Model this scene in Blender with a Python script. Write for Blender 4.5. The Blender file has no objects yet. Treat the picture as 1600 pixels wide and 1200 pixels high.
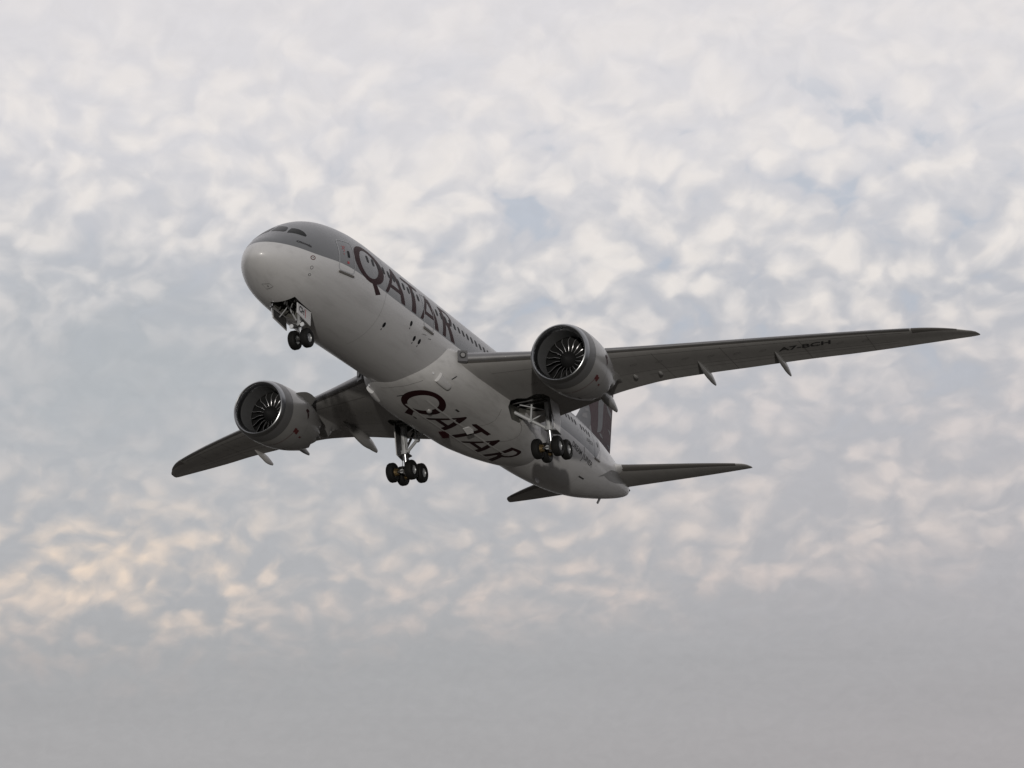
import bpy, bmesh, math, random
import numpy as np
from mathutils import Matrix, Vector
R_ = math.radians
random.seed(7)
scn = bpy.context.scene
COL = scn.collection

# ------------------------------------------------------------------ camera
PITCH = R_(12.0)
CAM_Z = 1.7
FPX, WPX = 2842.72, 1600.0
cam = bpy.data.cameras.new('camera')
cam.sensor_width = 36.0
cam.lens = 36.0 * FPX / WPX
cam.clip_start, cam.clip_end = 0.5, 60000.0
cam_o = bpy.data.objects.new('camera', cam)
COL.objects.link(cam_o)
cam_o.location = (0, 0, CAM_Z)
cam_o.rotation_euler = (R_(90) + PITCH, 0, 0)
scn.camera = cam_o

# ------------------------------------------------------------------ sun
SUN_EL, SUN_ROT = R_(0.6), R_(181.0)      # low, behind the photographer
sun = bpy.data.lights.new('sun', 'SUN')
sun.energy = 1.4
sun.angle = R_(1.0)
sun.color = (1.0, .95, .88)
sun_o = bpy.data.objects.new('sun', sun)
COL.objects.link(sun_o)
sd = Vector((math.sin(SUN_ROT) * math.cos(SUN_EL), math.cos(SUN_ROT) * math.cos(SUN_EL), math.sin(SUN_EL)))
sun_o.location = sd * 300
sun_o.rotation_euler = sd.to_track_quat('Z', 'Y').to_euler()

# ------------------------------------------------------------------ view
vs = scn.view_settings
vs.view_transform = 'Standard'
vs.look = 'None'
vs.exposure = 0.0
vs.gamma = 1.0

# ------------------------------------------------------------------ node helper
class NT:
    def __init__(s, tree):
        s.t = tree; s.n = tree.nodes; s.l = tree.links
    def put(s, sock, v):
        if isinstance(v, bpy.types.NodeSocket): s.l.new(v, sock)
        elif v is not None:
            if isinstance(v, (tuple, list)) and len(v) == 3 and sock.type == 'RGBA': v = tuple(v) + (1,)
            sock.default_value = v
    def m(s, op, a, b=None, c=None, clamp=False):
        n = s.n.new('ShaderNodeMath'); n.operation = op; n.use_clamp = clamp
        for i, v in enumerate((a, b, c)): s.put(n.inputs[i], v)
        return n.outputs[0]
    def v(s, op, a, b=None, scale=None):
        n = s.n.new('ShaderNodeVectorMath'); n.operation = op
        s.put(n.inputs[0], a)
        if b is not None: s.put(n.inputs[1], b)
        if scale is not None: s.put(n.inputs['Scale'], scale)
        return n.outputs['Value'] if op in ('DOT_PRODUCT', 'LENGTH', 'DISTANCE') else n.outputs[0]
    def xyz(s, v):
        n = s.n.new('ShaderNodeSeparateXYZ'); s.put(n.inputs[0], v); return n.outputs
    def comb(s, x, y, z):
        n = s.n.new('ShaderNodeCombineXYZ')
        for i, q in enumerate((x, y, z)): s.put(n.inputs[i], q)
        return n.outputs[0]
    def noise(s, vec, scale, detail=4, rough=.5, dist=0.0, out=0):
        n = s.n.new('ShaderNodeTexNoise'); s.put(n.inputs['Vector'], vec)
        n.inputs['Scale'].default_value = scale; n.inputs['Detail'].default_value = detail
        n.inputs['Roughness'].default_value = rough; n.inputs['Distortion'].default_value = dist
        return n.outputs[out]
    def voro(s, vec, scale, smooth=.5, rand=1.0):
        n = s.n.new('ShaderNodeTexVoronoi'); n.feature = 'SMOOTH_F1'; s.put(n.inputs['Vector'], vec)
        n.inputs['Scale'].default_value = scale; n.inputs['Smoothness'].default_value = smooth
        n.inputs['Randomness'].default_value = rand
        return n.outputs['Distance']
    def step(s, x, lo, hi, a=0.0, b=1.0):
        n = s.n.new('ShaderNodeMapRange'); n.interpolation_type = 'SMOOTHSTEP'
        s.put(n.inputs[0], x)
        for i, q in enumerate((lo, hi, a, b)): s.put(n.inputs[i + 1], q)
        return n.outputs[0]
    def mix(s, f, a, b, mode='MIX'):
        n = s.n.new('ShaderNodeMix'); n.data_type = 'RGBA'; n.blend_type = mode
        s.put(n.inputs[0], f); s.put(n.inputs[6], a); s.put(n.inputs[7], b)
        return n.outputs[2]
    def ramp(s, x, stops):
        n = s.n.new('ShaderNodeValToRGB'); s.put(n.inputs[0], x); e = n.color_ramp.elements
        while len(e) < len(stops): e.new(0.5)
        for i, (p, c) in enumerate(stops):
            e[i].position = p; e[i].color = tuple(c) + (1,)
        return n.outputs[0]
    def gauss(s, x, y, cx, cy, sx, sy):
        a = s.m('DIVIDE', s.m('SUBTRACT', x, cx), sx); b = s.m('DIVIDE', s.m('SUBTRACT', y, cy), sy)
        r2 = s.m('ADD', s.m('MULTIPLY', a, a), s.m('MULTIPLY', b, b))
        return s.m('POWER', 2.71828, s.m('MULTIPLY', r2, -1.0))

def lin(r, g, b):
    return tuple((c / 255 / 12.92 if c / 255 <= .04045 else ((c / 255 + .055) / 1.055) ** 2.4) for c in (r, g, b))

# ------------------------------------------------------------------ sky: clear sky behind a sheet of altocumulus
world = bpy.data.worlds.new('World')
scn.world = world
world.use_nodes = True
w = NT(world.node_tree)
w.n.clear()
SKY = .1
out = w.n.new('ShaderNodeOutputWorld'); bg = w.n.new('ShaderNodeBackground')
w.l.new(bg.outputs[0], out.inputs[0]); bg.inputs[1].default_value = SKY
sky = w.n.new('ShaderNodeTexSky'); sky.sky_type = 'NISHITA'; sky.sun_disc = False
sky.sun_elevation = SUN_EL; sky.sun_rotation = SUN_ROT
d = w.n.new('ShaderNodeTexCoord').outputs['Generated']
dx, dy, dz = w.xyz(d)
BASE = math.degrees(PITCH)
E_ = lambda py: BASE + math.degrees(math.atan((600 - py) / FPX))           # elevation of a line in the sky
el = w.m('MULTIPLY', w.m('ARCSINE', dz), 57.29578)                # elevation, degrees
az = w.m('MULTIPLY', w.m('ARCTAN2', dx, dy), 57.29578)            # azimuth, degrees, 0 = north
den = w.m('ADD', w.m('MAXIMUM', dz, 0.0), .62)                    # cloud sheet, flattening towards the horizon
P = w.comb(w.m('DIVIDE', dx, den), w.m('DIVIDE', dy, den), 0.0)
rot = w.n.new('ShaderNodeVectorRotate'); rot.rotation_type = 'Z_AXIS'
w.put(rot.inputs['Vector'], P); rot.inputs['Angle'].default_value = R_(-38)
Pr = w.v('MULTIPLY', rot.outputs[0], (1.68, 1.50, 1.0))
half = (.5, .5, .5)
warp = w.v('SUBTRACT', w.noise(Pr, 8.0, 3, .5, out=1), half)
Pw = w.v('ADD', Pr, w.v('SCALE', warp, scale=.07))
warp2 = w.v('SUBTRACT', w.noise(Pw, 32.0, 3, .5, out=1), half)
Pc = w.v('ADD', Pw, w.v('SCALE', warp2, scale=.024))
fb = w.noise(Pw, 15.0, 6, .47)
fine = w.noise(Pc, 60.0, 4, .5)
cell = w.voro(Pc, 27.0, .6)
cell2 = w.voro(Pc, 46.0, .65)
big = w.noise(P, 6.5, 3, .45)
puff = w.m('SUBTRACT', 1.0, w.m('MULTIPLY', cell, 1.3))
puff2 = w.m('SUBTRACT', 1.0, w.m('MULTIPLY', cell2, 1.3))
mottle = w.m('ADD', w.m('ADD', w.m('MULTIPLY', fb, .52), w.m('MULTIPLY', puff, .36)), w.m('ADD', w.m('MULTIPLY', puff2, .13), w.m('MULTIPLY', fine, .10)))
mottle = w.m('ADD', mottle, w.m('MULTIPLY', w.m('SUBTRACT', big, .5), .32))
lowm = w.step(w.m('MULTIPLY', dz, 57.3), E_(600), E_(820))
cell_o = w.voro(w.v('ADD', Pc, (.012, .016, 0.0)), 27.0, .6)
relief = w.m('MULTIPLY', w.m('SUBTRACT', cell_o, cell), 1.0)           # sunward side of each puff
cover = w.n.new('ShaderNodeMapRange'); cover.interpolation_type = 'SMOOTHSTEP'
w.put(cover.inputs[0], w.m('ADD', w.m('SUBTRACT', mottle, w.m('MULTIPLY', lowm, .02)), w.m('MULTIPLY', relief, .08)))
w.put(cover.inputs[1], w.m('SUBTRACT', .33, w.m('MULTIPLY', lowm, .04))); w.put(cover.inputs[2], w.m('ADD', .71, w.m('MULTIPLY', lowm, .08)))
cover = cover.outputs[0]
gap = w.step(mottle, .375, .25)
LO, HI = -1.0, 28.0
t = w.m('DIVIDE', w.m('SUBTRACT', el, LO), HI - LO, clamp=True)
S = lambda py: (E_(py) - LO) / (HI - LO)
dark = w.ramp(t, [(0, lin(166, 165, 166)), (S(1180), lin(168, 167, 168)), (S(1030), lin(168, 169, 171)), (S(900), lin(177, 178, 181)), (S(720), lin(184, 185, 189)),
                  (S(460), lin(190, 192, 198)), (S(220), lin(214, 213, 217)), (1, lin(218, 216, 220))])
lite = w.ramp(t, [(0, lin(168, 163, 163)), (S(1040), lin(176, 172, 172)), (S(940), lin(202, 194, 191)), (S(820), lin(209, 204, 201)), (S(650), lin(211, 206, 205)),
                  (S(470), lin(231, 226, 222)), (S(260), lin(234, 229, 226)), (1, lin(228, 224, 225))])
topm = w.m('MULTIPLY', w.step(el, E_(300), E_(-20)), .5)
cover = w.m('ADD', w.m('MULTIPLY', cover, w.m('SUBTRACT', 1.0, topm)), w.m('MULTIPLY', topm, .55))
# the quiet blue-grey bank low on the left, the peach break under it, the thicker veil low on the right
wob = w.m('MULTIPLY', w.m('SUBTRACT', fb, .5), 2.6)
elw = w.m('ADD', el, wob); azw = w.m('ADD', az, w.m('MULTIPLY', w.m('SUBTRACT', big, .5), 5.0))
bank = w.gauss(azw, elw, -12.0, E_(610), 7.5, 3.3)
peach = w.gauss(azw, elw, -12.5, E_(885), 5.5, 1.9)
peach2 = w.gauss(azw, elw, .5, E_(880), 6.5, 1.9)
peach3 = w.gauss(azw, elw, 9.0, E_(790), 7.0, 2.4)
veil = w.step(w.m('SUBTRACT', elw, w.m('MULTIPLY', az, .13)), E_(930) + .4, E_(1040) + .2)
lite = w.mix(w.m('MULTIPLY', peach, .8), lite, lin(245, 224, 203))
lite = w.mix(w.m('MULTIPLY', peach2, .28), lite, lin(235, 215, 199))
lite = w.mix(w.m('MULTIPLY', peach3, .15), lite, lin(218, 206, 199))
cover = w.m('MULTIPLY', cover, w.m('SUBTRACT', 1.0, w.m('MULTIPLY', bank, .92)))
cover = w.m('MULTIPLY', cover, w.m('SUBTRACT', 1.0, w.m('MULTIPLY', veil, .95)))
dark = w.mix(w.m('MULTIPLY', bank, .75), dark, lin(176, 181, 185))
mauve = w.m('MULTIPLY', w.step(az, -6.0, 16.0), w.step(el, E_(300), E_(1000)))
streak = w.noise(w.comb(w.m('MULTIPLY', az, .05), w.m('MULTIPLY', el, .45), 0.0), 1.6, 5, .55)
cl = w.mix(cover, dark, lite)
gapf = w.m('MULTIPLY', w.m('MULTIPLY', gap, w.step(el, E_(760), E_(420))), w.m('SUBTRACT', 1.0, w.m('MULTIPLY', bank, .9)))
gapf = w.m('MULTIPLY', gapf, w.m('MULTIPLY', w.step(az, -9.0, 1.0, .35, 1.0), w.step(el, E_(60), E_(230), .0, 1.0)))
cl = w.mix(w.m('MULTIPLY', gapf, .5), cl, lin(170, 182, 198))
cl = w.mix(mauve, cl, w.v('MULTIPLY', cl, (1.01, .982, .986)))
cl = w.v('SCALE', cl, scale=w.m('ADD', w.m('MULTIPLY_ADD', w.m('SUBTRACT', fine, .5), .10, 1.0), w.m('MULTIPLY', w.m('SUBTRACT', streak, .5), w.m('MULTIPLY_ADD', veil, .12, .02))))
back = w.step(dy, .55, -.2)                                         # unseen sky behind the photographer, darkened so the sun's shadows stand out
cl = w.v('SCALE', cl, scale=w.m('SUBTRACT', 1.0, w.m('MULTIPLY', back, .5)))
below = w.step(dz, -.03, .0)
cl = w.mix(below, lin(120, 116, 112), cl)
# the overcast hides the clear sky except through the thin places
tot = w.v('ADD', w.v('SCALE', cl, scale=1.0 / SKY), w.v('SCALE', sky.outputs[0], scale=w.m('ADD', .01, w.m('MULTIPLY', gapf, .08))))
w.put(bg.inputs[0], tot)

# ------------------------------------------------------------------ materials
def mat(name, base, rough=.5, metal=0.0, var=.06, vscale=1.5, coat=0.0, bump=0.0, spec=.5):
    mm = bpy.data.materials.new(name); mm.use_nodes = True
    k = NT(mm.node_tree); b = k.n['Principled BSDF']
    obv = k.n.new('ShaderNodeTexCoord').outputs['Object']
    nz = k.noise(obv, vscale, 6, .6)
    f = k.m('MULTIPLY_ADD', k.m('SUBTRACT', nz, .5), 2 * var, 1.0)
    k.put(b.inputs['Base Color'], k.v('SCALE', base, scale=f))
    k.put(b.inputs['Roughness'], k.m('MULTIPLY_ADD', k.m('SUBTRACT', k.noise(obv, vscale * 3, 4), .5), .15, rough))
    b.inputs['Metallic'].default_value = metal
    b.inputs['Coat Weight'].default_value = coat
    b.inputs['Coat Roughness'].default_value = .12
    b.inputs['Specular IOR Level'].default_value = spec
    if bump:
        bn = k.n.new('ShaderNodeBump'); bn.inputs['Strength'].default_value = bump; bn.inputs['Distance'].default_value = .02
        k.put(bn.inputs['Height'], k.noise(obv, vscale * 8, 5)); k.l.new(bn.outputs[0], b.inputs['Normal'])
    return mm

def streaked(mm, amount, sx=.35, sy=2.2):
    """grime drawn out along the airflow"""
    k = NT(mm.node_tree); b = k.n['Principled BSDF']
    src = b.inputs['Base Color'].links[0].from_socket
    obv = k.n.new('ShaderNodeTexCoord').outputs['Object']
    st = k.noise(k.v('MULTIPLY', obv, (sx, sy, sy)), 1.0, 6, .6)
    k.put(b.inputs['Base Color'], k.mix(k.m('MULTIPLY', k.step(st, .45, .75), amount), src, (.15, .145, .14)))

M = {}
M['white'] = mat('white_paint', (.58, .58, .585), .36, var=.04, coat=.12, spec=.45); streaked(M['white'], .18)
M['fairing'] = mat('white_fairing_paint', (.565, .563, .56), .4, var=.05, coat=.1, spec=.35); streaked(M['fairing'], .25)
M['grey_wing'] = mat('wing_grey_paint', (.36, .355, .348), .5, var=.05, coat=.0, spec=.3); streaked(M['grey_wing'], .2)
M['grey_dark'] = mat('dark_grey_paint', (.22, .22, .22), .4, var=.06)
M['nacelle'] = mat('nacelle_grey_paint', (.255, .253, .25), .33, var=.04, coat=.3, spec=.5); streaked(M['nacelle'], .12)
M['inlet_ring'] = mat('inlet_dark_grey', (.10, .10, .102), .4, var=.04, coat=.1)
M['lip'] = mat('bare_metal_lip', (.36, .37, .38), .30, metal=1.0, var=.08)
M['liner'] = mat('inlet_liner_grey', (.11, .112, .115), .5, var=.12, spec=.3)
M['slat'] = mat('slat_metal', (.27, .27, .275), .4, metal=.8, var=.12, vscale=.8)
M['slat_dark'] = mat('deicing_and_slat_reflection_dark', (.10, .095, .09), .4, var=.1)
M['maroon'] = mat('maroon_paint', (.028, .007, .009), .55, var=.08, spec=.15)
M['fin_maroon'] = mat('fin_maroon_paint', (.054, .032, .037), .55, var=.07, spec=.15)
M['fin_grey'] = mat('fin_grey_paint', (.15, .155, .165), .55, var=.04, spec=.15)
M['black'] = mat('black_void', (.012, .012, .012), .6)
M['bay'] = mat('gear_bay_grey_green', (.09, .09, .08), .6, var=.5, vscale=3)
M['glass'] = mat('dark_glass', (.012, .014, .014), .3, var=.1, spec=.10)
M['window'] = mat('window_dark', (.012, .013, .015), .5, var=.1, spec=.1)
M['door_line'] = mat('pale_seam', (.42, .43, .45), .5, spec=.2)
M['seam'] = mat('dark_seam', (.10, .095, .09), .5)
M['seam_soft'] = mat('soft_joint', (.36, .36, .36), .5)
M['ink'] = mat('black_lettering', (.02, .02, .022), .4)
M['ink_grey'] = mat('grey_lettering', (.11, .11, .115), .4)
M['red_bright'] = mat('red_stripe', (.38, .02, .03), .4)
M['red'] = mat('red_marking', (.10, .016, .017), .4)
M['sill'] = mat('sill_brown', (.10, .09, .08), .45)
M['rubber'] = mat('tyre_rubber', (.007, .0068, .0065), .75, var=.25, vscale=6, bump=.3, spec=.3)
M['rim'] = mat('wheel_grey_metal', (.34, .35, .36), .4, metal=.4, var=.15, vscale=5)
M['brake'] = mat('brake_brass', (.13, .09, .04), .5, metal=.6, var=.5, vscale=7)
M['strut'] = mat('gear_grey_enamel', (.40, .41, .42), .3, var=.1, vscale=4, coat=.3)
M['chrome'] = mat('polished_piston', (.55, .56, .58), .3, metal=1.0, var=.03)
M['gear_dark'] = mat('gear_dark_metal', (.10, .10, .10), .42, metal=.5, var=.3, vscale=6)
M['blade'] = mat('fan_blade_composite', (.004, .004, .0045), .8, var=.1)
M['blade_edge'] = mat('fan_blade_titanium_edge', (.60, .60, .62), .32, metal=.75, var=.06)
M['exhaust'] = mat('exhaust_metal', (.16, .14, .12), .4, metal=.8, var=.15)
M['lens'] = mat('lamp_glass', (.75, .77, .8), .1, var=.05)
M['ground'] = mat('dry_grass', (.056, .051, .042), .95, var=.45, vscale=.15)

# fuselage paint: white below, silver grey above the line at door-sill height
mm = mat('fuselage_paint', (.59, .59, .595), .34, var=.04, coat=.2, spec=.45); streaked(mm, .16)
k = NT(mm.node_tree); b = k.n['Principled BSDF']
src = b.inputs['Base Color'].links[0].from_socket
ox, oy, oz = k.xyz(k.n.new('ShaderNodeTexCoord').outputs['Object'])
q = k.m('DIVIDE', k.m('SUBTRACT', ox, 3.0), 1.5)
line = k.m('SUBTRACT', -.42, k.m('MULTIPLY', k.m('POWER', 2.718, k.m('MULTIPLY', k.m('MULTIPLY', q, q), -1.0)), .17))
line = k.m('ADD', line, k.m('MULTIPLY', k.m('MAXIMUM', k.m('SUBTRACT', ox, 42.6), 0.0), 1.1))
msk = k.step(k.m('SUBTRACT', oz, line), -.012, .012)
gr = k.v('SCALE', (.150, .157, .167), scale=k.m('MULTIPLY_ADD', k.m('SUBTRACT', k.noise(k.comb(ox, oy, oz), 1.0, 4), .5), .12, 1.0))
k.put(b.inputs['Base Color'], k.mix(msk, src, gr))
M['fus'] = mm

# ------------------------------------------------------------------ object helpers
def link(name, me, parent, mats, label=None):
    o = bpy.data.objects.new(name, me)
    for m_ in (mats if isinstance(mats, (list, tuple)) else [mats]): me.materials.append(m_)
    if parent is not None: o.parent = parent
    COL.objects.link(o)
    if label: o['label'] = label
    return o

def smooth(me, angle=40):
    for p in me.polygons: p.use_smooth = True
    try: me.set_sharp_from_angle(angle=R_(angle))
    except Exception: pass

class MB:
    """collects verts and faces for one mesh"""
    def __init__(s): s.v = []; s.f = []; s.mi = []
    def add(s, vs_, fs, mi=0):
        o = len(s.v); s.v += [tuple(map(float, p)) for p in vs_]
        for fc in fs: s.f.append(tuple(i + o for i in fc)); s.mi.append(mi)
    def grid(s, rows, closed=False, mi=0, cap0=False, cap1=False, mif=None):
        n = len(rows[0]); vs_ = [p for r in rows for p in r]; fs = []; ms = []
        for i in range(len(rows) - 1):
            for j in range(n if closed else n - 1):
                a, b_ = i * n + j, i * n + (j + 1) % n
                fs.append((a, b_, b_ + n, a + n)); ms.append(mi if mif is None else mif(i, j))
        if cap0: fs.append(tuple(range(n))[::-1]); ms.append(mi)
        if cap1: fs.append(tuple((len(rows) - 1) * n + j for j in range(n))); ms.append(mi)
        o = len(s.v); s.v += [tuple(map(float, p)) for p in vs_]
        for fc, m_ in zip(fs, ms): s.f.append(tuple(i + o for i in fc)); s.mi.append(m_)
    def tube(s, pts, r, seg=14, mi=0, cap=True):
        pts = [Vector(p) for p in pts]
        rs = r if isinstance(r, (list, tuple)) else [r] * len(pts)
        rows = []
        for i, p in enumerate(pts):
            d_ = (pts[min(i + 1, len(pts) - 1)] - pts[max(i - 1, 0)]).normalized()
            ref = Vector((0, 0, 1)) if abs(d_.z) < .9 else Vector((1, 0, 0))
            u = d_.cross(ref).normalized(); v_ = d_.cross(u)
            rows.append([p + (u * math.cos(2 * math.pi * j / seg) + v_ * math.sin(2 * math.pi * j / seg)) * rs[i] for j in range(seg)])
        s.grid(rows, True, mi, cap, cap)
    def box(s, c, sx, sy, sz, rot=None, mi=0):
        c = Vector(c); vs_ = []
        for a in (-1, 1):
            for b_ in (-1, 1):
                for e in (-1, 1):
                    p = Vector((a * sx / 2, b_ * sy / 2, e * sz / 2))
                    if rot is not None: p = rot @ p
                    vs_.append(c + p)
        s.add(vs_, [(0, 1, 3, 2), (4, 6, 7, 5), (0, 4, 5, 1), (2, 3, 7, 6), (0, 2, 6, 4), (1, 5, 7, 3)], mi)
    def prism(s, poly, off, mi=0):
        """flat polygon of 3-D points thickened by the vector off"""
        n = len(poly); a = [Vector(p) for p in poly]; off = Vector(off)
        vs_ = a + [p + off for p in a]
        s.add(vs_, [tuple(range(n))[::-1], tuple(range(n, 2 * n))] + [(i, (i + 1) % n, n + (i + 1) % n, n + i) for i in range(n)], mi)
    def lathe_y(s, prof, c, seg=40, mi=0):
        """profile of (offset along y, radius) about an axis through c parallel to y"""
        rows = [[(c[0] + r * math.cos(2 * math.pi * j / seg), c[1] + a, c[2] + r * math.sin(2 * math.pi * j / seg)) for j in range(seg)] for a, r in prof]
        s.grid(rows, True, mi)
    def build(s, name, parent, mats, sm=40, recalc=True):
        me = bpy.data.meshes.new(name); me.from_pydata(s.v, [], s.f)
        for p, m_ in zip(me.polygons, s.mi): p.material_index = m_
        bm = bmesh.new(); bm.from_mesh(me)
        if recalc: bmesh.ops.recalc_face_normals(bm, faces=bm.faces)
        bm.to_mesh(me); bm.free(); me.update()
        if sm: smooth(me, sm)
        return link(name, me, parent, mats)

def copy_part(o, parent, mtx=None):
    c = o.copy(); COL.objects.link(c); c.parent = parent
    if mtx is not None: c.matrix_basis = mtx
    return c

def pchip(X, Y):
    X = np.array(X, float); Y = np.array(Y, float); h = np.diff(X); d_ = np.diff(Y) / h
    m_ = np.zeros(len(X)); m_[0] = d_[0]; m_[-1] = d_[-1]
    for i in range(1, len(X) - 1):
        if d_[i - 1] * d_[i] > 0:
            w1 = 2 * h[i] + h[i - 1]; w2 = h[i] + 2 * h[i - 1]
            m_[i] = (w1 + w2) / (w1 / d_[i - 1] + w2 / d_[i])
    def ev(x):
        i = int(min(max(np.searchsorted(X, x) - 1, 0), len(X) - 2)); t_ = min(max((x - X[i]) / h[i], 0), 1)
        return float((2 * t_**3 - 3 * t_ * t_ + 1) * Y[i] + (t_**3 - 2 * t_ * t_ + t_) * h[i] * m_[i] + (-2 * t_**3 + 3 * t_ * t_) * Y[i + 1] + (t_**3 - t_ * t_) * h[i] * m_[i + 1])
    return ev

# ------------------------------------------------------------------ flat artwork that is laid on a surface
def art(polys, mapf, step=.2, bold=0.0):
    """polys: list of closed 2-D loops (holes included) -> mesh draped by mapf(u, v)"""
    cu = bpy.data.curves.new('outline', 'CURVE'); cu.dimensions = '2D'; cu.fill_mode = 'BOTH'
    for lp in polys:
        sp = cu.splines.new('POLY'); sp.points.add(len(lp) - 1); sp.use_cyclic_u = True
        for p, (x, y) in zip(sp.points, lp): p.co = (x, y, 0, 1)
    return drape(cu, mapf, step)

def drape(cu, mapf, step, xf=None):
    o = bpy.data.objects.new('outline', cu); COL.objects.link(o)
    dg = bpy.context.evaluated_depsgraph_get(); dg.update()
    me = bpy.data.meshes.new_from_object(o.evaluated_get(dg))
    bpy.data.objects.remove(o); bpy.data.curves.remove(cu)
    bm = bmesh.new(); bm.from_mesh(me)
    if xf: 
        for v_ in bm.verts: v_.co.x, v_.co.y = xf(v_.co.x, v_.co.y)
    bmesh.ops.triangulate(bm, faces=bm.faces)
    xs = [v_.co.x for v_ in bm.verts]; ys = [v_.co.y for v_ in bm.verts]
    for ax, lo, hi in ((0, min(xs), max(xs)), (1, min(ys), max(ys))):
        n = int((hi - lo) / step)
        for i in range(1, n + 1):
            co = [0, 0, 0]; co[ax] = lo + i * step - step * .37; no = [0, 0, 0]; no[ax] = 1
            bmesh.ops.bisect_plane(bm, geom=bm.verts[:] + bm.edges[:] + bm.faces[:], plane_co=co, plane_no=no)
    for v_ in bm.verts: v_.co = mapf(v_.co.x, v_.co.y)
    me2 = bpy.data.meshes.new('artwork'); bm.to_mesh(me2); bm.free(); bpy.data.meshes.remove(me)
    return me2

def text_art(body, size, mapf, step=.2, shear=0.0, bold=0.0, wide=1.0, spacing=1.0):
    cu = bpy.data.curves.new('writing', 'FONT'); cu.body = body; cu.size = size; cu.shear = shear; cu.offset = bold
    cu.space_character = spacing; cu.dimensions = '2D'; cu.resolution_u = 4
    return drape(cu, mapf, step, xf=lambda x, y: (x * wide, y))

def rrect(x0, y0, x1, y1, r, n=4):
    o = []
    for cx, cy, a0 in ((x1 - r, y1 - r, 0), (x0 + r, y1 - r, 90), (x0 + r, y0 + r, 180), (x1 - r, y0 + r, 270)):
        for i in range(n + 1):
            a = R_(a0 + 90 * i / n); o.append((cx + r * math.cos(a), cy + r * math.sin(a)))
    return o
def ell(cx, cy, rx, ry, n=40, tilt=0.0):
    return [(cx + rx * math.cos(2 * math.pi * i / n) + tilt * ry * math.sin(2 * math.pi * i / n), cy + ry * math.sin(2 * math.pi * i / n)) for i in range(n)]
def ribbon(pts, wd, closed=False):
    """thin line artwork: the outline of a polyline of width wd"""
    P_ = [Vector((p[0], p[1])) for p in pts]; L, Rr = [], []
    n = len(P_)
    for i in range(n):
        a = P_[(i - 1) % n] if (closed or i) else P_[i]; c = P_[(i + 1) % n] if (closed or i < n - 1) else P_[i]
        d_ = (c - a).normalized(); nn = Vector((-d_.y, d_.x)) * wd / 2
        L.append(tuple(P_[i] + nn)); Rr.append(tuple(P_[i] - nn))
    return [L, Rr[::-1]] if closed else [L + Rr[::-1]]

# ------------------------------------------------------------------ ground
g = MB()
ring = [(0, 60, 200, 800, 3000, 12000, 30000)][0]
rows = [[(r * math.cos(2 * math.pi * j / 64), r * math.sin(2 * math.pi * j / 64), 0.0) for j in range(64)] for r in ring[1:]]
g.add([(0, 0, 0)] + rows[0], [(0, j + 1, (j + 1) % 64 + 1) for j in range(64)])
g.grid(rows, True)
go = g.build('ground', None, M['ground'])
go['kind'] = 'structure'; go['label'] = 'flat dry airfield grass under the departing jet'

# ------------------------------------------------------------------ the aircraft: x aft, y starboard, z up, nose at the origin
Rcam = np.array([[0.39440502666263744, -0.9183713066019119, -0.03223070203302453],
                 [0.3051566504406467, 0.16397534243605358, -0.9380786245111995],
                 [0.8667895324904941, 0.3601475118382416, 0.3449198110889464]])
tcam = np.array([-13.196503146948306, -7.76707237872432, 91.56382356416339])
cp, sp_ = math.cos(PITCH), math.sin(PITCH)
Bm = np.array([[1, 0, 0], [0, sp_, cp], [0, -cp, sp_]])
Wm = Bm @ Rcam; Wt = Bm @ tcam + np.array([0, 0, CAM_Z])
jet = bpy.data.objects.new('passenger_jet', None)
COL.objects.link(jet)
jet.empty_display_size = 3
jet.matrix_world = Matrix([list(Wm[i]) + [Wt[i]] for i in range(3)] + [[0, 0, 0, 1]])
jet['label'] = 'white and grey twin-engine passenger jet with maroon lettering, flying with its landing gear down'
jet['category'] = 'airplane'

FUS = [(0, -1.05, -1.05, 0, -1.05), (.06, -.76, -1.29, .31, -1.05), (.25, -.46, -1.5, .62, -1.03), (.6, -.08, -1.76, .98, -1.0), (1, .24, -1.98, 1.29, -.94),
       (2, 1.02, -2.39, 1.87, -.77), (3, 1.7, -2.67, 2.26, -.6), (4, 2.2, -2.81, 2.51, -.4), (5, 2.52, -2.885, 2.68, -.25), (6, 2.72, -2.93, 2.79, -.12),
       (7.5, 2.92, -2.97, 2.86, -.03), (9, 2.985, -2.985, 2.885, 0), (33, 2.985, -2.985, 2.885, 0), (36, 2.985, -2.97, 2.875, .02), (39, 2.97, -2.86, 2.8, .08),
       (42, 2.93, -2.62, 2.6, .18), (45, 2.83, -2.18, 2.27, .35), (48, 2.65, -1.54, 1.82, .55), (51, 2.36, -.8, 1.32, .78), (54, 1.95, .05, .78, 1.0),
       (55.3, 1.62, .5, .46, 1.05), (55.85, 1.38, .78, .2, 1.08), (56.0, 1.08, 1.08, 0, 1.08)]
X0 = .42
FUS = [((X0 + r[0] * (9 - X0) / 9,) + r[1:] if i < 12 else r) for i, r in enumerate(FUS)]
_u = [math.sqrt(max(r[0] - X0, 0)) for r in FUS]
_T, _B, _W, _Z = [pchip(_u, [r[i] for r in FUS]) for i in (1, 2, 3, 4)]
def prof(x):
    u = math.sqrt(max(x - X0, 0)); return _W(u), _T(u), _B(u), _Z(u)
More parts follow.
